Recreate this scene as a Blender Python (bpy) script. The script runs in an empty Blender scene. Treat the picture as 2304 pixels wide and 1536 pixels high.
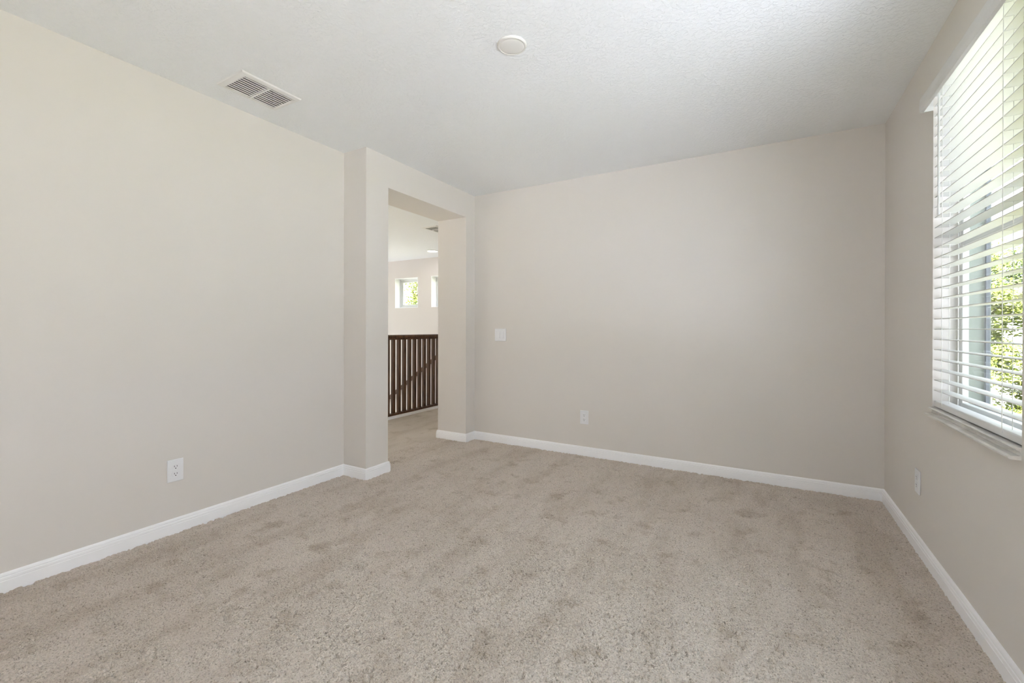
import bpy, bmesh, math, random
import numpy as np
from mathutils import Vector, Matrix
C = bpy.context.scene.collection
S = bpy.context.scene
random.seed(7)

# ------------------------------------------------------------------ camera
CAM_H = 1.10907
YAW, PITCH, ROLL = 0.52037, -0.00177, 0.00207
F_PX, CY = 989.287, 741.06
fw = Vector((-math.sin(YAW), math.cos(YAW), 0)); rt = Vector((math.cos(YAW), math.sin(YAW), 0)); up = Vector((0, 0, 1))
fw2 = fw*math.cos(PITCH) + up*math.sin(PITCH); up2 = -fw*math.sin(PITCH) + up*math.cos(PITCH)
r2 = rt*math.cos(ROLL) + up2*math.sin(ROLL); u2 = -rt*math.sin(ROLL) + up2*math.cos(ROLL)
cd = bpy.data.cameras.new('camera'); cam = bpy.data.objects.new('camera', cd); C.objects.link(cam)
cd.sensor_width = 36; cd.sensor_fit = 'HORIZONTAL'; cd.lens = 36*F_PX/2304
cd.shift_y = (CY - 768)/2304; cd.clip_start = 0.02; cd.clip_end = 400
cam.matrix_world = Matrix(((r2.x, u2.x, -fw2.x, 0), (r2.y, u2.y, -fw2.y, 0), (r2.z, u2.z, -fw2.z, CAM_H), (0, 0, 0, 1)))
S.camera = cam

# ------------------------------------------------------------------ light
SKY_STRENGTH = 0.5
w = bpy.data.worlds.new('sky'); S.world = w; w.use_nodes = True
wn = w.node_tree.nodes; wl = w.node_tree.links
bg = wn['Background']; bg.inputs['Strength'].default_value = SKY_STRENGTH
tc = wn.new('ShaderNodeTexCoord'); nz = wn.new('ShaderNodeTexNoise'); nz.inputs['Scale'].default_value = 2.2; nz.inputs['Detail'].default_value = 5
rp = wn.new('ShaderNodeValToRGB'); rp.color_ramp.elements[0].color = (0.70, 0.86, 1, 1); rp.color_ramp.elements[1].color = (.92, .97, 1, 1)
rp.color_ramp.elements[0].position = .38; rp.color_ramp.elements[1].position = .58
wl.new(tc.outputs['Generated'], nz.inputs['Vector']); wl.new(nz.outputs['Fac'], rp.inputs['Fac']); wl.new(rp.outputs['Color'], bg.inputs['Color'])

sd = bpy.data.lights.new('sun', 'SUN'); sd.energy = 12.0; sd.angle = math.radians(1.0); sd.color = (.97, .985, 1)
so = bpy.data.objects.new('sun', sd); C.objects.link(so)
so.rotation_euler = Vector((0.22, 0.62, -0.75)).to_track_quat('-Z', 'Y').to_euler()

def portal(name, loc, direction, sx, sy):
    # daylight portal: gives off nothing itself, it only tells the renderer where the sky comes in
    d = bpy.data.lights.new(name, 'AREA'); d.shape = 'RECTANGLE'; d.size = sx; d.size_y = sy
    d.cycles.is_portal = True
    o = bpy.data.objects.new(name, d); C.objects.link(o); o.location = loc
    o.rotation_euler = Vector(direction).to_track_quat('-Z', 'Z').to_euler()

vs = S.view_settings
S.display_settings.display_device = 'sRGB'
vs.view_transform = 'Standard'; vs.look = 'None'; vs.gamma = 1.0; vs.use_curve_mapping = False
vs.exposure = 2.97
S.cycles.max_bounces = 16; S.cycles.diffuse_bounces = 10; S.cycles.glossy_bounces = 6; S.cycles.transparent_max_bounces = 24
S.cycles.transmission_bounces = 8
S.cycles.use_denoising = True
S.cycles.sample_clamp_indirect = 6.0

# ------------------------------------------------------------------ dimensions (metres)
H = 2.44
XL, XR = -2.7743, 0.677           # left and right wall faces
YB, YF = 3.661, -2.30             # back wall face, rear wall face (behind the camera)
XP = XL + 0.24017                 # face of the built-out section that holds the opening
Y1, Y2, Y3 = 2.2665, 2.4855, 3.5134
ZO = 2.2007                       # opening head
XH = XP - 0.3475                  # hall side of the wall
XO = 0.855                         # outer face of the window wall
YH = 6.41                         # far wall of the hall
WY0, WY1, WZ0, WZ1 = 1.918, 2.733, 0.735, 2.262     # window opening
UY0, UY1, UZ0, UZ1 = 0.00, 1.80, 0.60, 2.160      # second window of the same wall, added out of view for light
XW = -7.9                         # far end of the hall / stairwell
YS = -0.4                         # near end of the hall
RX = -4.0                         # railing line
DX0, DX1, DZ1 = -0.50, 0.15, 2.10 # glazed door of the rear wall, added out of view for light

# ------------------------------------------------------------------ materials
def nt(m): return m.node_tree.nodes, m.node_tree.links
def mat(name, col, rough=.6, spec=.5, metal=0):
    m = bpy.data.materials.new(name); m.use_nodes = True
    b = m.node_tree.nodes['Principled BSDF']
    b.inputs['Base Color'].default_value = (*col, 1); b.inputs['Roughness'].default_value = rough
    b.inputs['Specular IOR Level'].default_value = spec; b.inputs['Metallic'].default_value = metal
    return m
def add_noise(m, scale, bump=0.1, dist=.002, detail=3, c1=None, c2=None, cscale=None, rough=.5, lo=.35, hi=.65):
    n, l = nt(m); b = n['Principled BSDF']
    t = n.new('ShaderNodeTexCoord')
    if bump:
        x = n.new('ShaderNodeTexNoise'); x.inputs['Scale'].default_value = scale; x.inputs['Detail'].default_value = detail; x.inputs['Roughness'].default_value = rough
        k = n.new('ShaderNodeBump'); k.inputs['Strength'].default_value = bump; k.inputs['Distance'].default_value = dist
        l.new(t.outputs['Object'], x.inputs['Vector']); l.new(x.outputs['Fac'], k.inputs['Height']); l.new(k.outputs['Normal'], b.inputs['Normal'])
    if c1:
        y = n.new('ShaderNodeTexNoise'); y.inputs['Scale'].default_value = cscale or scale; y.inputs['Detail'].default_value = 4
        r = n.new('ShaderNodeValToRGB'); r.color_ramp.elements[0].color = (*c1, 1); r.color_ramp.elements[1].color = (*c2, 1)
        r.color_ramp.elements[0].position = lo; r.color_ramp.elements[1].position = hi
        l.new(t.outputs['Object'], y.inputs['Vector']); l.new(y.outputs['Fac'], r.inputs['Fac']); l.new(r.outputs['Color'], b.inputs['Base Color'])
    return m

M = {}
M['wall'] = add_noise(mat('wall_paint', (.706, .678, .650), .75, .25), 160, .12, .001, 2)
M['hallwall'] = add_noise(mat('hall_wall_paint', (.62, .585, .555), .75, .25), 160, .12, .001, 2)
M['trim'] = mat('white_trim_paint', (.92, .93, .96), .35, .5)
M['plate'] = mat('white_plastic', (.80, .81, .84), .35, .5)
M['vinyl'] = mat('white_vinyl', (.70, .71, .71), .4, .5)
M['blind'] = mat('white_slat', (.70, .70, .70), .45, .4)
M['cord'] = mat('white_cord', (.78, .78, .76), .8, .2)
M['dark'] = mat('dark_slot', (.03, .03, .035), .6, .3)
M['duct'] = mat('dark_duct', (.11, .11, .11), .8, .2)
M['vent'] = mat('white_enamel', (.78, .78, .77), .45, .4)
M['diffuser'] = mat('frosted_diffuser', (.74, .73, .70), .5, .4)
M['steel'] = mat('steel', (.6, .6, .6), .35, .5, 1)
M['sill'] = add_noise(mat('cultured_marble', (.66, .65, .63), .25, .5), 8, 0, 0, 3, (.58, .57, .55), (.74, .73, .71), 9)
M['stucco'] = add_noise(mat('stucco', (.55, .55, .50), .9, .2), 60, .4, .01)

def ceiling_mat():
    m = mat('knockdown_ceiling', (.83, .85, .865), .85, .15)
    n, l = nt(m); b = n['Principled BSDF']; t = n.new('ShaderNodeTexCoord')
    x = n.new('ShaderNodeTexNoise'); x.inputs['Scale'].default_value = 62; x.inputs['Detail'].default_value = 3; x.inputs['Roughness'].default_value = .5; x.inputs['Distortion'].default_value = .35
    r = n.new('ShaderNodeValToRGB'); r.color_ramp.elements[0].position = .46; r.color_ramp.elements[1].position = .60
    k = n.new('ShaderNodeBump'); k.inputs['Strength'].default_value = .40; k.inputs['Distance'].default_value = .003
    l.new(t.outputs['Object'], x.inputs['Vector']); l.new(x.outputs['Fac'], r.inputs['Fac']); l.new(r.outputs['Color'], k.inputs['Height']); l.new(k.outputs['Normal'], b.inputs['Normal'])
    return m
M['ceiling'] = ceiling_mat()

def carpet_mat():
    m = mat('beige_carpet', (.36, .32, .27), 1.0, .05)
    n, l = nt(m); b = n['Principled BSDF']; t = n.new('ShaderNodeTexCoord')
    b.inputs['Sheen Weight'].default_value = .25; b.inputs['Sheen Roughness'].default_value = .6
    # twisted tufts
    warp = n.new('ShaderNodeTexNoise'); warp.inputs['Scale'].default_value = 70; warp.inputs['Detail'].default_value = 2
    mixv = n.new('ShaderNodeMix'); mixv.data_type = 'VECTOR'; mixv.inputs['Factor'].default_value = .012
    l.new(t.outputs['Object'], warp.inputs['Vector']); l.new(t.outputs['Object'], mixv.inputs[4]); l.new(warp.outputs['Color'], mixv.inputs[5])
    v = n.new('ShaderNodeTexVoronoi'); v.inputs['Scale'].default_value = 150; v.feature = 'F1'
    l.new(mixv.outputs[1], v.inputs['Vector'])
    fine = n.new('ShaderNodeTexNoise'); fine.inputs['Scale'].default_value = 160; fine.inputs['Detail'].default_value = 3; fine.inputs['Roughness'].default_value = .65
    l.new(t.outputs['Object'], fine.inputs['Vector'])
    # yarn tone varies by noise; the dark end paints shaded gaps between tufts
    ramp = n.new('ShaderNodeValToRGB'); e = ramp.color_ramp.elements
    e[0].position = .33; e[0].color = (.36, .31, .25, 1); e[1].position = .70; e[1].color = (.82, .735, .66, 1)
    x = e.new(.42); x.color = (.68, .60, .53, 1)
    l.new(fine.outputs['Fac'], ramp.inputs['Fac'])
    # shading of leaning pile painted as colour: long vacuum strokes, small patches
    def noise(scale, det, sx=1, sy=1):
        mp = n.new('ShaderNodeMapping'); mp.inputs['Scale'].default_value = (sx, sy, 1); l.new(t.outputs['Object'], mp.inputs['Vector'])
        q = n.new('ShaderNodeTexNoise'); q.inputs['Scale'].default_value = scale; q.inputs['Detail'].default_value = det; q.inputs['Roughness'].default_value = .6
        l.new(mp.outputs['Vector'], q.inputs['Vector']); return q.outputs['Fac']
    def rng_(src, a_, b_, c_, d_):
        q = n.new('ShaderNodeMapRange'); q.inputs['From Min'].default_value = a_; q.inputs['From Max'].default_value = b_
        q.inputs['To Min'].default_value = c_; q.inputs['To Max'].default_value = d_; l.new(src, q.inputs['Value']); return q.outputs['Result']
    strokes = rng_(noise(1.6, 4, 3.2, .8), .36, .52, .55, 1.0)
    lean_shade = rng_(noise(6.5, 4), .31, .44, .15, 1.0)
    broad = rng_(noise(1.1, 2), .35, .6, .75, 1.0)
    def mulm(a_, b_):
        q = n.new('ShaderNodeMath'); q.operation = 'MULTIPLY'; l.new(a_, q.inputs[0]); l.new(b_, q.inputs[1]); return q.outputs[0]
    tone = mulm(mulm(strokes, lean_shade), broad)
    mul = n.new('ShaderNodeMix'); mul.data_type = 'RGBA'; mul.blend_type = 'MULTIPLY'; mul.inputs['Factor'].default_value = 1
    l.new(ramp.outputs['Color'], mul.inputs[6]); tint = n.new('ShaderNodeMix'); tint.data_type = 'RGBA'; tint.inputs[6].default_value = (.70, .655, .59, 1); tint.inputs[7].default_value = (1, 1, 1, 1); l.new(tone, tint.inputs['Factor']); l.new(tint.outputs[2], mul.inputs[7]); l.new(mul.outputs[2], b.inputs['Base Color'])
    add = n.new('ShaderNodeMath'); add.operation = 'MULTIPLY_ADD'; add.inputs[1].default_value = -.9
    l.new(v.outputs['Distance'], add.inputs[0]); l.new(fine.outputs['Fac'], add.inputs[2])
    k = n.new('ShaderNodeBump'); k.inputs['Strength'].default_value = .8; k.inputs['Distance'].default_value = .008
    l.new(add.outputs[0], k.inputs['Height']); l.new(k.outputs['Normal'], b.inputs['Normal'])
    return m
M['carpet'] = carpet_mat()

def wood_mat():
    m = mat('dark_stained_wood', (.07, .04, .02), .45, .35)
    n, l = nt(m); b = n['Principled BSDF']; t = n.new('ShaderNodeTexCoord')
    mp = n.new('ShaderNodeMapping'); mp.inputs['Scale'].default_value = (40, 40, 3)
    x = n.new('ShaderNodeTexNoise'); x.inputs['Scale'].default_value = 1.5; x.inputs['Detail'].default_value = 5; x.inputs['Distortion'].default_value = .6
    r = n.new('ShaderNodeValToRGB'); r.color_ramp.elements[0].color = (.035, .015, .006, 1); r.color_ramp.elements[1].color = (.13, .060, .026, 1)
    r.color_ramp.elements[0].position = .3; r.color_ramp.elements[1].position = .7
    l.new(t.outputs['Object'], mp.inputs['Vector']); l.new(mp.outputs['Vector'], x.inputs['Vector']); l.new(x.outputs['Fac'], r.inputs['Fac']); l.new(r.outputs['Color'], b.inputs['Base Color'])
    return m
M['wood'] = wood_mat()

def glass_mat():
    m = bpy.data.materials.new('window_glass'); m.use_nodes = True
    n, l = nt(m); n.remove(n['Principled BSDF'])
    out = n['Material Output']; a = n.new('ShaderNodeBsdfTransparent'); g = n.new('ShaderNodeBsdfGlossy'); x = n.new('ShaderNodeMixShader'); f = n.new('ShaderNodeMath'); lw = n.new('ShaderNodeLayerWeight'); pw = n.new('ShaderNodeMath')
    a.inputs['Color'].default_value = (.97, .97, .97, 1); g.inputs['Roughness'].default_value = .02; lw.inputs['Blend'].default_value = .5
    pw.operation = 'POWER'; pw.inputs[1].default_value = 5; l.new(lw.outputs['Facing'], pw.inputs[0]); f.operation = 'MULTIPLY_ADD'; f.inputs[1].default_value = .7; f.inputs[2].default_value = .03; l.new(pw.outputs[0], f.inputs[0])
    l.new(f.outputs[0], x.inputs[0]); l.new(a.outputs[0], x.inputs[1]); l.new(g.outputs[0], x.inputs[2]); l.new(x.outputs[0], out.inputs['Surface'])
    return m
M['glass'] = glass_mat()

def lamp_mat():
    m = mat('lit_diffuser', (.9, .9, .88), .5, .3); b = m.node_tree.nodes['Principled BSDF']
    b.inputs['Emission Color'].default_value = (1, .95, .86, 1); b.inputs['Emission Strength'].default_value = 0.6
    return m
M['lamp'] = lamp_mat()
M['bounce_deck'] = add_noise(mat('pale_bounce_surface', (.59, .61, .69), .9, .1), 30, .1, .003)  # shared by the added outdoor surfaces that bounce sunlight indoors
M['drive'] = add_noise(mat('grey_pavers', (.20, .205, .22), .9, .1), 20, .2, .005)
M['alu'] = mat('blue_grey_aluminium', (.10, .12, .15), .5, .4)
M['casing'] = add_noise(mat('grey_green_casing', (.25, .285, .25), .8, .2), 60, .2, .004)
M['grass'] = add_noise(mat('lawn_grass', (.12, .12, .05), .9, .1), 40, .5, .03, 3, (.10, .11, .04), (.15, .145, .065), 1.2)
M['leaf'] = add_noise(mat('light_leaves', (.10, .14, .02), .7, .2), 3, 0, 0, 3, (.09, .14, .015), (.21, .23, .045), 2.0)
M['leaf2'] = add_noise(mat('deep_leaves', (.05, .09, .02), .7, .2), 3, 0, 0, 3, (.045, .085, .015), (.11, .15, .03), 2.0)
M['bark'] = add_noise(mat('grey_bark', (.12, .10, .085), .9, .1), 14, .5, .03, 4, (.075, .06, .05), (.17, .15, .13), 9)
M['houseside'] = add_noise(mat('pale_siding', (.50, .50, .47), .9, .1), 5, .1, .01)
M['shingle'] = add_noise(mat('roof_shingle', (.08, .075, .07), .9, .1), 22, .4, .02, 3, (.05, .045, .045), (.12, .11, .10), 18)

# ------------------------------------------------------------------ helpers
def link(name, bm, m, parent=None, smooth=False, loc=None):
    me = bpy.data.meshes.new(name); bmesh.ops.recalc_face_normals(bm, faces=bm.faces); bm.to_mesh(me); bm.free()
    me.materials.append(m)
    if smooth:
        for p in me.polygons: p.use_smooth = True
    o = bpy.data.objects.new(name, me); C.objects.link(o)
    if parent: o.parent = parent
    if loc: o.location = loc
    return o
def tag(o, label=None, cat=None, group=None, kind=None):
    if label: o['label'] = label
    if cat: o['category'] = cat
    if group: o['group'] = group
    if kind: o['kind'] = kind
    return o
def struct(o, label, cat): return tag(o, label, cat, None, 'structure')
def thing(name, label, cat, loc=(0, 0, 0), rz=0, group=None):
    o = bpy.data.objects.new(name, None); o.empty_display_size = .1; C.objects.link(o); o.location = loc; o.rotation_euler = (0, 0, rz)
    return tag(o, label, cat, group)
def box(bm, x0, x1, y0, y1, z0, z1, bevel=0, seg=2):
    r = bmesh.ops.create_cube(bm, size=1)
    bmesh.ops.scale(bm, vec=(abs(x1-x0), abs(y1-y0), abs(z1-z0)), verts=r['verts'])
    bmesh.ops.translate(bm, vec=((x0+x1)/2, (y0+y1)/2, (z0+z1)/2), verts=r['verts'])
    if bevel:
        es = list({e for v in r['verts'] for e in v.link_edges})
        bmesh.ops.bevel(bm, geom=es, offset=bevel, segments=seg, profile=.5, affect='EDGES')
def B(*args, **k):
    bm = bmesh.new(); box(bm, *args, **k); return bm
def prism(bm, pts, axis, a0, a1):
    """extrude a 2D outline along an axis; pts are in the two remaining axes in x,y,z order"""
    def mk(p, a):
        q = list(p); q.insert(axis, a); return bm.verts.new(q)
    A = [mk(p, a0) for p in pts]; D = [mk(p, a1) for p in pts]
    bm.faces.new(A); bm.faces.new(D[::-1])
    for i in range(len(pts)):
        j = (i+1) % len(pts); bm.faces.new((A[j], A[i], D[i], D[j]))
def tube(bm, pts, r, seg=8, r1=None):
    r1 = r if r1 is None else r1
    pts = [Vector(p) for p in pts]; rings = []
    for i, p in enumerate(pts):
        d = (pts[min(i+1, len(pts)-1)] - pts[max(i-1, 0)]).normalized()
        a = d.orthogonal().normalized() if i == 0 else (rings_a - d*rings_a.dot(d)).normalized()
        rings_a = a; b = d.cross(a); rr = r + (r1-r)*i/(len(pts)-1)
        rings.append([bm.verts.new(p + (a*math.cos(2*math.pi*k/seg) + b*math.sin(2*math.pi*k/seg))*rr) for k in range(seg)])
    for A, D in zip(rings, rings[1:]):
        for k in range(seg): bm.faces.new((A[k], A[(k+1) % seg], D[(k+1) % seg], D[k]))
    bm.faces.new(rings[0][::-1]); bm.faces.new(rings[-1])
def lathe(bm, prof, seg=48):
    rings = []
    for r, z in prof:
        rings.append([bm.verts.new((r*math.cos(2*math.pi*k/seg), r*math.sin(2*math.pi*k/seg), z)) for k in range(seg)] if r > 1e-6 else [bm.verts.new((0, 0, z))])
    for A, D in zip(rings, rings[1:]):
        for k in range(seg):
            q = [A[k % len(A)], A[(k+1) % seg % len(A)], D[(k+1) % seg % len(D)], D[k % len(D)]]
            u = []
            for v in q:
                if v not in u: u.append(v)
            if len(u) > 2: bm.faces.new(u)
def plate(axis, a0, a1, ur, vr, holes=()):
    """slab with rectangular holes; u,v are the two other axes in x,y,z order"""
    bm = bmesh.new()
    us = sorted({*ur, *[h[0] for h in holes], *[h[1] for h in holes]}); vv = sorted({*vr, *[h[2] for h in holes], *[h[3] for h in holes]})
    us = [u for u in us if ur[0] <= u <= ur[1]]; vv = [v for v in vv if vr[0] <= v <= vr[1]]
    cache = {}
    def V(i, j, s):
        if (i, j, s) not in cache:
            q = [us[i], vv[j]]; q.insert(axis, (a0, a1)[s]); cache[i, j, s] = bm.verts.new(q)
        return cache[i, j, s]
    def solid(i, j):
        if not (0 <= i < len(us)-1 and 0 <= j < len(vv)-1): return False
        cu, cv = (us[i]+us[i+1])/2, (vv[j]+vv[j+1])/2
        return not any(h[0] < cu < h[1] and h[2] < cv < h[3] for h in holes)
    for i in range(len(us)-1):
        for j in range(len(vv)-1):
            if not solid(i, j): continue
            bm.faces.new((V(i, j, 0), V(i+1, j, 0), V(i+1, j+1, 0), V(i, j+1, 0)))
            bm.faces.new((V(i, j, 1), V(i, j+1, 1), V(i+1, j+1, 1), V(i+1, j, 1)))
            for di, dj, e in ((-1, 0, ((i, j), (i, j+1))), (1, 0, ((i+1, j), (i+1, j+1))), (0, -1, ((i, j), (i+1, j))), (0, 1, ((i, j+1), (i+1, j+1)))):
                if not solid(i+di, j+dj):
                    (p, q), (r, s) = e; bm.faces.new((V(p, q, 0), V(r, s, 0), V(r, s, 1), V(p, q, 1)))
    return bm

# ------------------------------------------------------------------ setting: shell
VX0, VX1, VY0, VY1 = -2.565, -2.372, 1.310, 1.580            # air outlet in the room ceiling
HVX0, HVX1, HVY0, HVY1 = -3.89, -3.70, 4.47, 4.76            # air outlet in the hall ceiling
# floor: carpet through the room, the opening and the hall, with the stairwell cut out
GX0, GX1, GY0, GY1 = XH, XR, 0.30, YB          # part of the room whose pile is modelled tuft by tuft
bm = plate(2, -.25, 0, (XW, XO), (YF-.12, YH), [(XW, RX-.05, 2.2, YH), (GX0, GX1, GY0, GY1)])
box(bm, GX0, GX1, GY0, GY1, -.25, -.03)
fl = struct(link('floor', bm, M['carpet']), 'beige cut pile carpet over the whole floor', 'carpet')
def pile():
    rng = np.random.default_rng(3); st_ = .0040
    nx, ny = int((GX1-GX0)/st_)+1, int((GY1-GY0)/st_)+1
    def sm(f, k):
        for _ in range(k):
            f = (np.roll(f, 1, 0) + 2*f + np.roll(f, -1, 0))/4; f = (np.roll(f, 1, 1) + 2*f + np.roll(f, -1, 1))/4
        return f/f.std()
    f = sm(rng.standard_normal((ny, nx)), 1)*.8 + sm(rng.standard_normal((ny, nx)), 3)*.5 + sm(rng.standard_normal((ny, nx)), 40)*.12
    f = np.clip(f, -2.6, 1.2); zz = np.where(f > -.7, f*.0024, -.7*.0024 + (f+.7)*.0075) - .001
    X, Y = np.meshgrid(np.linspace(GX0, GX1, nx), np.linspace(GY0, GY1, ny))
    X = X + rng.uniform(-.0014, .0014, X.shape); Y = Y + rng.uniform(-.0014, .0014, Y.shape)
    X[:, 0] = GX0; X[:, -1] = GX1; Y[0] = GY0; Y[-1] = GY1
    co = np.stack([X, Y, zz], -1).reshape(-1, 3).astype(np.float32)
    i = (np.arange(ny-1)[:, None]*nx + np.arange(nx-1)[None, :]).ravel()
    q = np.stack([i, i+1, i+1+nx, i+nx], -1).astype(np.int32)
    me = bpy.data.meshes.new('carpet_pile')
    me.vertices.add(len(co)); me.vertices.foreach_set('co', co.ravel())
    me.loops.add(q.size); me.loops.foreach_set('vertex_index', q.ravel())
    me.polygons.add(len(q)); me.polygons.foreach_set('loop_start', np.arange(0, q.size, 4, dtype=np.int32)); me.polygons.foreach_set('use_smooth', np.ones(len(q), dtype=bool))
    me.update(calc_edges=True); me.materials.append(M['carpet'])
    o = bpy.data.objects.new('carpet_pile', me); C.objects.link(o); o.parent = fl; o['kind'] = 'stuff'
pile()
struct(link('ceiling', plate(2, H, H+.25, (XH, XO), (YF-.12, YB+.12), [(VX0, VX1, VY0, VY1)]), M['ceiling']), 'white knockdown textured ceiling of the room', 'ceiling')
struct(link('ceiling_hall', plate(2, H, H+.25, (XW-.1, XH), (YS-.1, YH+.12), [(HVX0, HVX1, HVY0, HVY1)]), M['ceiling']), 'white textured ceiling of the hall beyond the opening', 'ceiling')
bm = B(XH, XL, YF, Y1, 0, H); box(bm, XH, XP, Y1, Y2, 0, H); box(bm, XH, XP, Y2, Y3, ZO, H); box(bm, XH, XP, Y3, YB, 0, H)
struct(link('wall_left', bm, M['wall']), 'long greige left wall stepping out around the open doorway', 'wall')
struct(link('wall_back', B(XH, XO, YB, YB+.12, 0, H), M['wall']), 'greige back wall with the double light switch', 'wall')
struct(link('wall_right', plate(0, XR, XO, (YF, YB), (0, H), [(WY0, WY1, WZ0, WZ1), (UY0, UY1, UZ0, UZ1)]), M['wall']), 'greige right wall with the window', 'wall')
struct(link('wall_rear', plate(1, YF-.12, YF, (XH, XO), (0, H), [(DX0, DX1, 0, DZ1)]), M['wall']), 'greige wall behind the camera', 'wall')
# hall
HB = -2.9
HW = [(-6.345, -5.752, 1.512, 2.092), (-5.420, -4.827, 1.512, 2.092)]
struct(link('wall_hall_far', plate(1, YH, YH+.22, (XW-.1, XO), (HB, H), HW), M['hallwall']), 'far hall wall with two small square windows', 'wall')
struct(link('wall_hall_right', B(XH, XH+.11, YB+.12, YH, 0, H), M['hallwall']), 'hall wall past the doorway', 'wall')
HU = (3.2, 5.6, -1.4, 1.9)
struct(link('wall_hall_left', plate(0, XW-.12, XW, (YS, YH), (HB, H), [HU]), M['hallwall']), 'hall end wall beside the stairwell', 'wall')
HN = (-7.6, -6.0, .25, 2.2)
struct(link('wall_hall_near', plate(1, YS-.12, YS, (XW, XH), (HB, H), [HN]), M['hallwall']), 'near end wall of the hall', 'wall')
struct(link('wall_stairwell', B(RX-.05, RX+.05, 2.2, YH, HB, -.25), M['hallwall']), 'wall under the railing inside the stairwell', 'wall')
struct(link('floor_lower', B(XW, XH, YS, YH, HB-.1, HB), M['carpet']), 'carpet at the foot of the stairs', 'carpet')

# ------------------------------------------------------------------ setting: baseboards
PROF = [(0, -.015), (.0145, -.015), (.0145, .046), (.0125, .0475), (.0125, .0505), (.0135, .052), (.0130, .060), (.0098, .0625), (.0098, .0655), (.0105, .067), (.0085, .0735), (.0045, .0778), (0, .0784)]
def rings(path):
    P = [Vector(p) for p in path]; out = []
    for i, p in enumerate(P):
        n0 = n1 = None
        if i > 0: d = (P[i]-P[i-1]).normalized(); n0 = Vector((d.y, -d.x))
        if i < len(P)-1: d = (P[i+1]-P[i]).normalized(); n1 = Vector((d.y, -d.x))
        n = n0 if n1 is None else n1 if n0 is None else (n0+n1)/(1+n0.dot(n1))
        out.append([(p.x+n.x*o, p.y+n.y*o, z) for o, z in PROF])
    return out
def sweep(name, R, label):
    bm = bmesh.new(); VV = [[bm.verts.new(c) for c in r] for r in R]; k = len(PROF)
    for A, D in zip(VV, VV[1:]):
        for i in range(k): bm.faces.new((A[i], A[(i+1) % k], D[(i+1) % k], D[i]))
    bm.faces.new(VV[0]); bm.faces.new(VV[-1][::-1])
    return struct(link(name, bm, M['trim']), label, 'baseboard')
ra = rings([(XL, YF), (XL, Y1), (XP, Y1), (XP, Y2), (XH, Y2), (XH, YS)])
sweep('baseboard_left', ra[:5], 'white moulded baseboard along the left wall and around the doorway corner')
sweep('baseboard_hall_side', ra[4:], 'white baseboard on the hall side of the left wall')
rb = rings([(XH, YH), (XH, Y3), (XP, Y3), (XP, YB), (XR, YB), (XR, YF), (XL, YF)])
sweep('baseboard_hall_right', rb[:2], 'white baseboard on the hall wall past the doorway')
sweep('baseboard_back', rb[1:5], 'white moulded baseboard along the back wall and doorway jamb')
sweep('baseboard_right', rb[4:6], 'white moulded baseboard along the window wall')
sweep('baseboard_rear', rb[5:], 'white baseboard behind the camera')

# ------------------------------------------------------------------ window units
def win_unit(name, label, axis, face, inward, u0, u1, z0, z1, depth=.065, hung=True, fr=.035, st=.030, off=(.012, .038)):
    """frame whose room side lies at 'face'; outer side is face - inward*depth"""
    root = struct(bpy.data.objects.new(name, None), label, 'window'); C.objects.link(root)
    a, b = face, face - inward*depth
    root.location = ((a, (u0+u1)/2, z0) if axis == 0 else ((u0+u1)/2, a, z0)); ox, oy, oz = root.location
    lo = lambda p, q: (min(p, q), max(p, q))
    def bx(bm, p, q, ua, ub, za, zb, bev=.003):
        p, q = lo(p, q)
        if axis == 0: box(bm, p-ox, q-ox, ua-oy, ub-oy, za-oz, zb-oz, bevel=bev)
        else: box(bm, ua-ox, ub-ox, p-oy, q-oy, za-oz, zb-oz, bevel=bev)
    bm = bmesh.new()
    bx(bm, a, b, u0, u0+fr, z0, z1); bx(bm, a, b, u1-fr, u1, z0, z1); bx(bm, a, b, u0+fr, u1-fr, z1-fr, z1); bx(bm, a, b, u0+fr, u1-fr, z0, z0+fr)
    link('window_frame', bm, M['vinyl'], root)
    zm = (z0+z1)/2
    spans = [('lower_sash', z0+fr, zm+.018, off[0]), ('upper_sash', zm-.018, z1-fr, off[1])] if hung else [('sash', z0+fr, z1-fr, .02)]
    for nm, za, zb, of in spans:
        p = a - inward*of; q = p - inward*.022
        bm = bmesh.new()
        bx(bm, p, q, u0+fr, u0+fr+st, za, zb); bx(bm, p, q, u1-fr-st, u1-fr, za, zb)
        bx(bm, p, q, u0+fr+st, u1-fr-st, za, za+st+.006); bx(bm, p, q, u0+fr+st, u1-fr-st, zb-st-.006, zb)
        sh = link(nm, bm, M['vinyl'], root)
        bm = bmesh.new(); pm = (p+q)/2; bx(bm, pm-.002, pm+.002, u0+fr+st-.004, u1-fr-st+.004, za+st, zb-st, 0)
        link('pane', bm, M['glass'], sh)
    return root
w1 = win_unit('window_1', 'white single hung window behind the blind in the right wall', 0, .762, -1, WY0, WY1, WZ0, WZ1, depth=.028, fr=.022, st=.022, off=(.002, .004))
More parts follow.
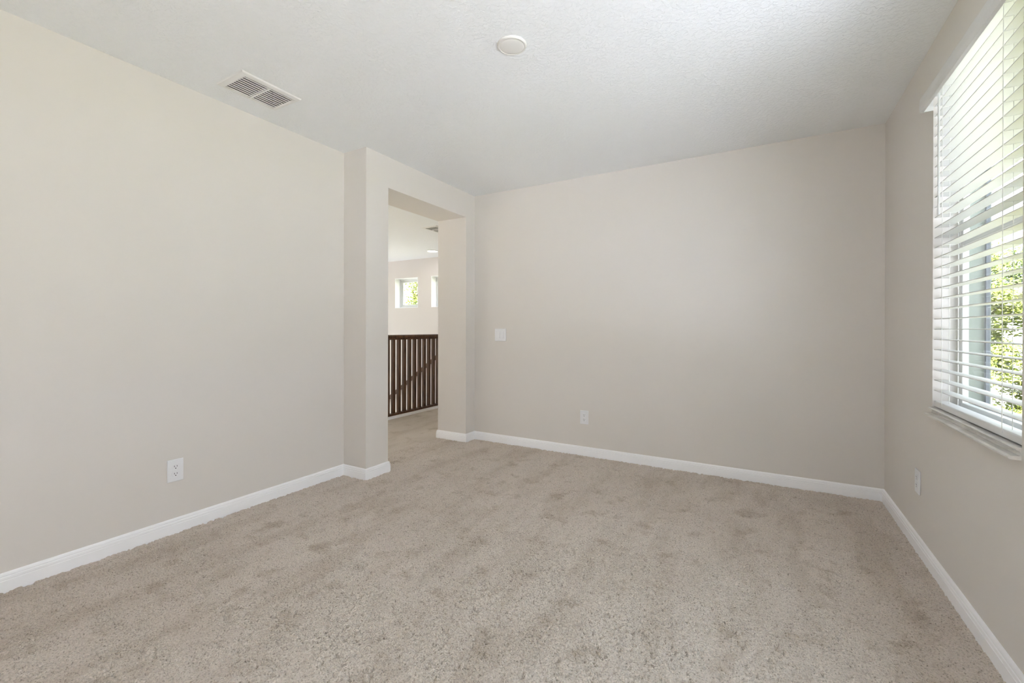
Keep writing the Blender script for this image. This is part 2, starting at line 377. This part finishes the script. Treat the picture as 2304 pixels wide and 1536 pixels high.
# projecting marble sill with a coved nose
bm = bmesh.new()
nose = [(.762, .735), (.762, .752), (.668, .752), (.664, .7505), (.6625, .7475), (.665, .744), (.6735, .741), (.6755, .734), (.6735, .727), (.655, .7255), (.6475, .722), (.6475, .717), (.651, .7145), (.6765, .7135), (.677, .735)]
def place(bm_, root): bmesh.ops.translate(bm_, vec=-root.location, verts=bm_.verts); return bm_
prism(bm, nose, 1, WY0+.0005, WY1-.0005)
link('window_sill', place(bm, w1), M['sill'], w1)
link('exterior_casing', place(plate(0, .7905, XO+.012, (WY0-.10, WY1+.10), (WZ0-.10, WZ1+.10), [(WY0+.006, WY1-.006, WZ0+.006, WZ1-.006)]), w1), M['casing'], w1)
link('screen_frame', place(plate(0, .846, .858, (WY0+.0065, WY1-.0065), (WZ0+.0065, WZ1-.0065), [(WY0+.024, WY1-.024, WZ0+.024, WZ1-.024)]), w1), M['alu'], w1)
win_unit('added_window_2', 'added unseen wide window lighting the room from the right wall', 0, .772, -1, UY0, UY1, UZ0, UZ1)  # invented opening out of view, brightens the room
win_unit('window_3', 'small square hall window with a tree behind', 1, YH+.135, -1, *HW[0], hung=False)
win_unit('window_4', 'small square hall window half hidden by the doorway jamb', 1, YH+.135, -1, *HW[1], hung=False)
for h, wn_name in zip(HW, ('window_3', 'window_4')):
    w_ = bpy.data.objects[wn_name]
    link('jamb_liner', place(plate(1, YH-.002, YH+.134, (h[0]-.0005, h[1]+.0005), (h[2]-.0005, h[3]+.0005), [(h[0]+.006, h[1]-.006, h[2]+.006, h[3]-.006)]), w_), M['trim'], w_)
win_unit('added_window_5', 'added unseen tall window lighting the stairwell from the hall end wall', 0, XW-.04, 1, *HU)  # invented stair window, lets daylight into the dark stairwell
win_unit('added_window_6', 'added unseen window lighting the hall from its near end wall', 1, YS-.04, 1, *HN)  # made-up opening, brings sun and sky into the hall
portal('sky_portal_hall_near', ((HN[0]+HN[1])/2, YS-.13, (HN[2]+HN[3])/2), (0, 1, 0), HN[1]-HN[0], HN[3]-HN[2])
win_unit('added_door_1', 'added unseen glazed door letting sun in behind the camera', 1, YF-.04, 1, DX0, DX1, .005, DZ1, hung=False)  # made-up door, admits a sun patch that fills the room
portal('sky_portal_door', ((DX0+DX1)/2, YF-.13, DZ1/2), (0, 1, 0), DX1-DX0, DZ1)
portal('sky_portal', (XO+.01, (WY0+WY1)/2, (WZ0+WZ1)/2), (-1, 0, 0), WY1-WY0, WZ1-WZ0)
portal('sky_portal_rear', (XO+.01, (UY0+UY1)/2, (UZ0+UZ1)/2), (-1, 0, 0), UY1-UY0, UZ1-UZ0)
portal('sky_portal_hall', (XW-.13, (HU[0]+HU[1])/2, (HU[2]+HU[3])/2), (1, 0, 0), HU[1]-HU[0], HU[3]-HU[2])
for h in HW: portal('sky_portal_small', ((h[0]+h[1])/2, YH+.23, (h[2]+h[3])/2), (0, -1, 0), h[1]-h[0], h[3]-h[2])

# ------------------------------------------------------------------ blind
bl = thing('window_blind', 'white horizontal slat blind hanging in the right wall window', 'blind', (XR+.028, (WY0+WY1)/2, WZ1))
def bb(*a, **k):
    bm = B(*a, **k); bmesh.ops.translate(bm, vec=-bl.location, verts=bm.verts); return bm
BY0, BY1 = WY0+.006, WY1-.006
bm = bmesh.new()
vp = [(.630, 2.121), (.642, 2.119), (.644, 2.128), (.644, 2.196), (.640, 2.197), (.634, 2.190), (.630, 2.180), (.628, 2.150)]
prism(bm, vp, 1, WY0-.012, WY1+.004)
box(bm, .644, .6765, WY1-.002, WY1+.004, 2.121, 2.194); box(bm, .644, .6765, WY0-.012, WY0-.006, 2.121, 2.194)
bmesh.ops.translate(bm, vec=-bl.location, verts=bm.verts); link('valance', bm, M['blind'], bl)
link('headrail', bb(.682, .738, BY0, BY1, 2.212, 2.260, bevel=.003), M['vinyl'], bl)
PITCHZ = .0466; z = 1.1105 - 6*PITCHZ; zs = []
while z < 2.205: zs.append(z); z += PITCHZ
SX0, SX1 = .681, .731
for i, z in enumerate(zs):
    bm = bmesh.new(); n = 6; top = []; bot = []
    for k in range(n+1):
        t = k/n; x = SX0 + (SX1-SX0)*t; c = .0016*(1-(2*t-1)**2)
        top.append((x, z+c+.0014)); bot.append((x, z+c-.0014))
    prism(bm, top + bot[::-1], 1, BY0, BY1)
    bmesh.ops.translate(bm, vec=-bl.location, verts=bm.verts); link('slat', bm, M['blind'], bl)
zr = .7695
link('bottom_rail', bb(SX0, SX1, BY0, BY1, zr-.0135, zr+.0135, bevel=.004), M['blind'], bl)
for y in (2.622, 2.055):
    bm = bmesh.new()
    for x in (SX0-.0015, SX1+.0015): tube(bm, [(x, y, zr), (x, y, 2.213)], .0012, 6)
    for zz in zs: tube(bm, [(SX0-.0015, y, zz-.0025), (SX1+.0015, y, zz-.0025)], .0008, 4)
    tube(bm, [((SX0+SX1)/2, y+.006, zr), ((SX0+SX1)/2, y+.006, 2.213)], .001, 6)
    bmesh.ops.translate(bm, vec=-bl.location, verts=bm.verts); link('ladder_cord', bm, M['cord'], bl)
bm = bmesh.new(); tube(bm, [(.672, 2.640, 2.16), (.672, 2.640, 1.64)], .0042, 8); tube(bm, [(.672, 2.640, 1.645), (.672, 2.640, 1.62)], .0055, 8)
bmesh.ops.translate(bm, vec=-bl.location, verts=bm.verts); link('tilt_wand', bm, M['vinyl'], bl)

# ------------------------------------------------------------------ outlets and switch (built facing -y)
def rounded(bm, w_, h_, y0, y1, bev):
    box(bm, -w_/2, w_/2, y0, y1, -h_/2, h_/2, bevel=bev, seg=3)
def outlet(label, loc, rz):
    t = thing('wall_outlet', label, 'outlet', loc, rz, 'duplex wall outlets')
    bm = bmesh.new(); rounded(bm, .0765, .120, -.0065, 0, .0032); link('cover_plate', bm, M['plate'], t)
    for s in (1, -1):
        bm = bmesh.new(); pts = []
        for k in range(40):
            a = 2*math.pi*k/40; x, z = .0172*math.cos(a), .0172*math.sin(a); pts.append((x, max(-.0142, min(.0142, z)) + s*.0195))
        q = []
        for p in pts:
            if not q or (abs(p[0]-q[-1][0])+abs(p[1]-q[-1][1])) > 1e-6: q.append(p)
        prism(bm, q, 1, -.0082, -.0064)
        r = link('receptacle', bm, M['plate'], t)
        for sx, hh in ((-1, .0085), (1, .0072)):
            link('slot', B(sx*.0062-.0011, sx*.0062+.0011, -.0085, -.0081, s*.0195+.0035-hh/2, s*.0195+.0035+hh/2), M['dark'], r)
        bm = bmesh.new(); prism(bm, [(.0026*math.cos(a*math.pi/8), s*.0195-.0075+.0026*math.sin(a*math.pi/8)) for a in range(16)], 1, -.0085, -.0081)
        link('ground_hole', bm, M['dark'], r)
    bm = bmesh.new(); prism(bm, [(.0022*math.cos(a*math.pi/8), .0022*math.sin(a*math.pi/8)) for a in range(16)], 1, -.0072, -.0064)
    link('screw', bm, M['plate'], t)
    return t
outlet('white duplex outlet low on the long left wall', (XL, 1.162, .3375), math.pi/2)
outlet('white duplex outlet low on the back wall', (-1.364, YB, .334), 0)
outlet('white duplex outlet below the window near the right corner', (XR, 2.937, .345), -math.pi/2)
t = thing('light_switch', 'white double rocker light switch on the back wall beside the doorway', 'light switch', (-2.2255, YB, 1.0495))
bm = bmesh.new(); rounded(bm, .127, .121, -.0065, 0, .0032); link('cover_plate', bm, M['plate'], t)
for cx in (-.023, .023):
    bm = bmesh.new(); 
    fr_ = plate(1, -.0086, -.006, (cx-.0178, cx+.0178), (-.0350, .0350), [(cx-.0158, cx+.0158, -.0330, .0330)]); link('rocker_frame', fr_, M['plate'], t)
    prism(bm, [(-.0125, -.0322), (-.0060, -.0322), (-.0060, .0322), (-.0068, .0322)], 0, cx-.0150, cx+.0150)
    link('rocker', bm, M['plate'], t)
    for z in (-.048, .048):
        bm = bmesh.new(); prism(bm, [(cx+.002*math.cos(a*math.pi/8), z+.002*math.sin(a*math.pi/8)) for a in range(16)], 1, -.0071, -.0064); link('screw', bm, M['plate'], t)

# ------------------------------------------------------------------ ceiling vents and lamps
def vent(label, x0, x1, y0, y1, fx0, fx1, fy0, fy1, nl=9):
    cx, cy = (x0+x1)/2, (y0+y1)/2
    t = thing('ceiling_vent', label, 'air vent', (cx, cy, H))
    bm = bmesh.new(); c = [(fx0, fy0), (fx1, fy0), (fx1, fy1), (fx0, fy1)]; e = .004
    o1 = [bm.verts.new((x-cx, y-cy, 0)) for x, y in c]
    o2 = [bm.verts.new((x-cx+(e if x == fx0 else -e), y-cy+(e if y == fy0 else -e), -.007)) for x, y in c]
    ins = .010
    i2 = [bm.verts.new((x-cx, y-cy, -.010)) for x, y in ((x0-ins, y0-ins), (x1+ins, y0-ins), (x1+ins, y1+ins), (x0-ins, y1+ins))]
    i3 = [bm.verts.new((x-cx, y-cy, -.008)) for x, y in ((x0, y0), (x1, y0), (x1, y1), (x0, y1))]
    i4 = [bm.verts.new((x-cx, y-cy, -.003)) for x, y in ((x0, y0), (x1, y0), (x1, y1), (x0, y1))]
    for A, D in ((o1, o2), (o2, i2), (i2, i3), (i3, i4)):
        for k in range(4): bm.faces.new((A[k], A[(k+1) % 4], D[(k+1) % 4], D[k]))
    link('vent_frame', bm, M['vent'], t)
    link('center_bar', B(x0-cx, x1-cx, -.006, .006, -.010, .004, bevel=.001), M['vent'], t)
    p = (x1-x0)/nl
    for h0, h1 in ((y0-cy, -.006), (.006, y1-cy)):
        for k in range(nl):
            xm = x0-cx + p*(k+.5); d = 1
            bm = bmesh.new(); prism(bm, [(xm+.0080, -.0085), (xm+.0070, -.0098), (xm-.0080, -.0066), (xm-.0072, -.0052)], 1, h0+.001, h1-.001)
            link('louver', bm, M['vent'], t)
    # sheet metal duct above
    bm = bmesh.new(); box(bm, x0-cx, x1-cx, y0-cy, y1-cy, -.003, .2)
    bm.faces.ensure_lookup_table()
    low = min(bm.faces, key=lambda f: f.calc_center_median().z); bmesh.ops.delete(bm, geom=[low], context='FACES')
    link('duct', bm, M['duct'], t)
vent('white louvered air vent in the ceiling near the left wall', VX0, VX1, VY0, VY1, -2.590, -2.335, 1.274, 1.610)
vent('white louvered air vent in the hall ceiling', HVX0, HVX1, HVY0, HVY1, -3.92, -3.67, 4.43, 4.80)
def disc(name, label, loc, r, m, watts=0):
    t = thing(name, label, 'ceiling light', loc)
    bm = bmesh.new(); lathe(bm, [(r, 0), (r, -.0025), (r-.0025, -.0070), (r-.005, -.0095), (r-.010, -.0105), (r-.0105, -.009), (r-.0105, 0)]); link('trim_ring', bm, M['diffuser'], t, True)
    R = r-.0105
    bm = bmesh.new(); lathe(bm, [(R, -.0085), (R*.92, -.0108), (R*.75, -.0125), (R*.45, -.0138), (0, -.0142)]); link('diffuser', bm, m, t, True)
    if watts:
        d = bpy.data.lights.new('lamp', 'AREA'); d.shape = 'DISK'; d.size = 2*R; d.energy = watts; d.color = (1, .97, .96)
        o = bpy.data.objects.new('lamp_light', d); C.objects.link(o); o.parent = t; o.location = (0, 0, -.022)
disc('ceiling_light', 'unlit round white disc on the room ceiling near the air vent', (-1.029, 1.790, H), .069, M['diffuser'])
disc('ceiling_light', 'round lit flush light disc on the hall ceiling', (-4.93, 5.86, H), .095, M['lamp'], .7)

# ------------------------------------------------------------------ stair railing, handrail, stairs
struct(link('trim_1', B(RX-.062, RX+.062, 2.2, 5.2, 0, .030, bevel=.004), M['trim']), 'white curb under the dark stair railing', 'trim')
rl = thing('stair_railing', 'dark stained wooden railing with square balusters along the stairwell', 'railing', (RX, 4.0, .03))
def rr(bm): bmesh.ops.translate(bm, vec=-rl.location, verts=bm.verts); return bm
bm = bmesh.new()
hp = [(RX-.022, .968), (RX+.022, .968), (RX+.022, .984), (RX+.032, .992), (RX+.033, 1.012), (RX+.026, 1.025), (RX+.010, 1.031), (RX-.010, 1.031), (RX-.026, 1.025), (RX-.033, 1.012), (RX-.032, .992), (RX-.022, .984)]
prism(bm, hp, 1, 2.25, 4.96); link('handrail', rr(bm), M['wood'], rl)
link('bottom_rail', rr(B(RX-.032, RX+.032, 2.25, 4.96, .030, .055, bevel=.004)), M['wood'], rl)
bp_ = .0952; y = 4.0105 - 17*bp_
while y < 4.93:
    if y > 2.34: link('baluster', rr(B(RX-.019, RX+.019, y-.019, y+.019, .055, .969)), M['wood'], rl)
    y += bp_
for yy in (2.25, 5.005):
    bm = B(RX-.045, RX+.045, yy-.045, yy+.045, .030, 1.09); box(bm, RX-.055, RX+.055, yy-.055, yy+.055, 1.09, 1.115, bevel=.006)
    link('newel_post', rr(bm), M['wood'], rl)
sl = .851/1.198; ang = math.atan(sl)
wh = thing('wall_handrail', 'dark wooden handrail sloping down the stairs on the far hall wall', 'handrail', (-4.9, YH-.055, .837))
bm = bmesh.new(); L = 3.6; prism(bm, [(-.022, -.030), (.022, -.030), (.026, .006), (.014, .028), (-.014, .028), (-.026, .006)], 0, -L, 0)
bmesh.ops.rotate(bm, verts=bm.verts, matrix=Matrix.Rotation(-ang, 3, 'Y')); link('rail', bm, M['wood'], wh)
for k in (.4, 1.8, 3.2):
    c = Vector((-k*math.cos(ang), 0, -k*math.sin(ang)))
    bm = bmesh.new(); tube(bm, [c+Vector((0, 0, -.02)), c+Vector((0, .015, -.06)), c+Vector((0, .055, -.075))], .006, 8); link('bracket', bm, M['steel'], wh)
st = thing('staircase', 'carpeted stairs going down along the far hall wall', 'stairs', (RX-.052, 5.8, 0))
for k in range(1, 15):
    x1_ = -.235*(k-1); x0_ = -.235*k; zt = -.19*k*1.0
    if zt < HB+.1 or RX-.052+x0_ < XW: break
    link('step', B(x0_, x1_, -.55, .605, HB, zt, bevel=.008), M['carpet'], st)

# ------------------------------------------------------------------ outside
GZ = -3.1
struct(link('reflector', B(XH, XO, YF-2.6, YF-.121, -.30, -.02), M['bounce_deck']), 'added unseen pale concrete balcony outside the glazed door', 'reflector')  # added slab, sunlit so that it throws light up to the ceiling
struct(link('bounce_roof', B(XO+.001, XO+5.0, -3.5, 0.95, -.10, .25), M['bounce_deck']), 'added unseen pale flat roof bouncing sun into the side window', 'roof')  # added bounce surface under the unseen side window
struct(link('bounce_roof_hall', B(XW-.5, XH-.01, YS-2.6, YS-.121, -.30, -.05), M['bounce_deck']), 'added unseen pale flat roof bouncing sun into the hall window', 'roof')  # added to send sunlight up onto the hall ceiling
def flat(x0, x1, y0, y1, z):
    bm = bmesh.new(); bm.faces.new([bm.verts.new(c) for c in ((x0, y0, z), (x1, y0, z), (x1, y1, z), (x0, y1, z))]); return bm
struct(link('ground_reflector', B(-26, XW-.4, -9, 4.5, GZ, GZ+.05), M['drive']), 'added unseen grey driveway beside the hall end wall', 'ground_reflector')  # added so light through the hall end window stays neutral
struct(link('ground', flat(-120, 120, -60, 160, GZ), M['grass']), 'sunlit lawn outside the windows', 'lawn')
def tree(label, x, y, h, cr, ch, n, leaf, kind='tree', trunk_r=.14, lean=(0, 0), clusters=14, size=.16, branches=6):
    t = thing(kind, label, 'tree' if kind == 'tree' else 'shrub', (x, y, GZ))
    rnd = random.Random(hash((round(x*10), round(y*10))) & 0xffff)
    top = Vector((lean[0], lean[1], h*.86))
    bm = bmesh.new()
    tube(bm, [(0, 0, 0), (lean[0]*.25+.05, lean[1]*.2, h*.3), (lean[0]*.55-.05, lean[1]*.6, h*.6), top], trunk_r, 9, trunk_r*.35)
    link('trunk', bm, M['bark'], t, True)
    cen = []
    for k in range(clusters):
        a = rnd.uniform(0, 2*math.pi); rr_ = cr*math.sqrt(rnd.random())*.8; zz = h - ch + ch*rnd.random()
        cen.append(Vector((lean[0]*zz/h + rr_*math.cos(a), lean[1]*zz/h + rr_*math.sin(a), zz)))
    for k in range(branches):
        c = cen[k % len(cen)]; z0 = max(.25*h, c.z - rnd.uniform(.5, 1.2)); f = min(z0/h/.86, 1)
        bm = bmesh.new(); b0 = Vector((lean[0]*f, lean[1]*f, z0)); mid = (b0 + c)/2 + Vector((rnd.uniform(-.1, .1), rnd.uniform(-.1, .1), .12))
        tube(bm, [b0, mid, c], trunk_r*.36, 6, trunk_r*.1); link('branch', bm, M['bark'], t, True)
    bm = bmesh.new()
    for i in range(n):
        c = cen[rnd.randrange(len(cen))]; g = Vector((rnd.gauss(0, 1), rnd.gauss(0, 1), rnd.gauss(0, .7)))*(cr*.20)
        p = c + g; s = size*rnd.uniform(.6, 1.3)
        u = Vector((rnd.gauss(0, 1), rnd.gauss(0, 1), rnd.gauss(0, .6))).normalized(); v_ = u.orthogonal().normalized()*.5
        if u.cross(v_).z < 0: v_ = -v_
        bm.faces.new([bm.verts.new(p+q) for q in (-u*s*.5, v_*s*.5, u*s*.5+Vector((0, 0, -.12*s)), -v_*s*.5)])
    me = bpy.data.meshes.new('foliage'); bm.to_mesh(me); bm.free(); me.materials.append(leaf)
    o = bpy.data.objects.new('foliage', me); C.objects.link(o); o.parent = t
    return t
# seen through the hall window
tree('tree with a bare grey trunk seen through the small hall window', -19.0, 20.6, 8.2, 1.7, 1.9, 1900, M['leaf'], trunk_r=.16, lean=(.25, .1), clusters=12, size=.11, branches=10)
tree('pale green shrub low in the small hall window', -15.1, 15.9, 5.95, 1.1, 2.2, 3600, M['leaf'], kind='shrub', trunk_r=.05, clusters=16, size=.10, branches=3)
# seen through the blind
tree('light green tree left of the pale house behind the blind', 5.05, 17.4, 6.3, 1.3, 4.9, 13000, M['leaf'], clusters=26, size=.13)
tree('low light green shrub in front of the pale house behind the blind', 7.6, 18.9, 3.7, 1.3, 3.3, 11000, M['leaf'], kind='shrub', trunk_r=.07, clusters=24, size=.13)
tree('deep green tree behind the roof of the pale house', 10.6, 32.5, 8.0, 2.8, 5.6, 9000, M['leaf2'], clusters=24, size=.22)
tree('deep green tree farthest back behind the blind', 8.6, 38.0, 8.4, 3.0, 6.4, 9000, M['leaf2'], clusters=24, size=.24)
hs = thing('house', 'pale neighbouring house with a dark flat roof seen through the blind', 'house', (11.2, 25.2, GZ))
link('house_wall', B(-3.6, 3.6, -3, 3, 0, 5.45), M['houseside'], hs)
bm = bmesh.new(); prism(bm, [(-3.5, 5.45), (3.5, 5.45), (3.5, 5.65), (0, 6.0), (-3.5, 5.65)], 0, -4.0, 4.0); link('roof', bm, M['shingle'], hs)
for x in (.2, 2.0):
    wn_ = link('window', B(x-.05, x+1.05, -3.04, -2.99, 3.6, 5.0), M['vinyl'], hs); link('pane', B(x+.03, x+.97, -3.05, -3.03, 3.68, 4.92), M['dark'], wn_)
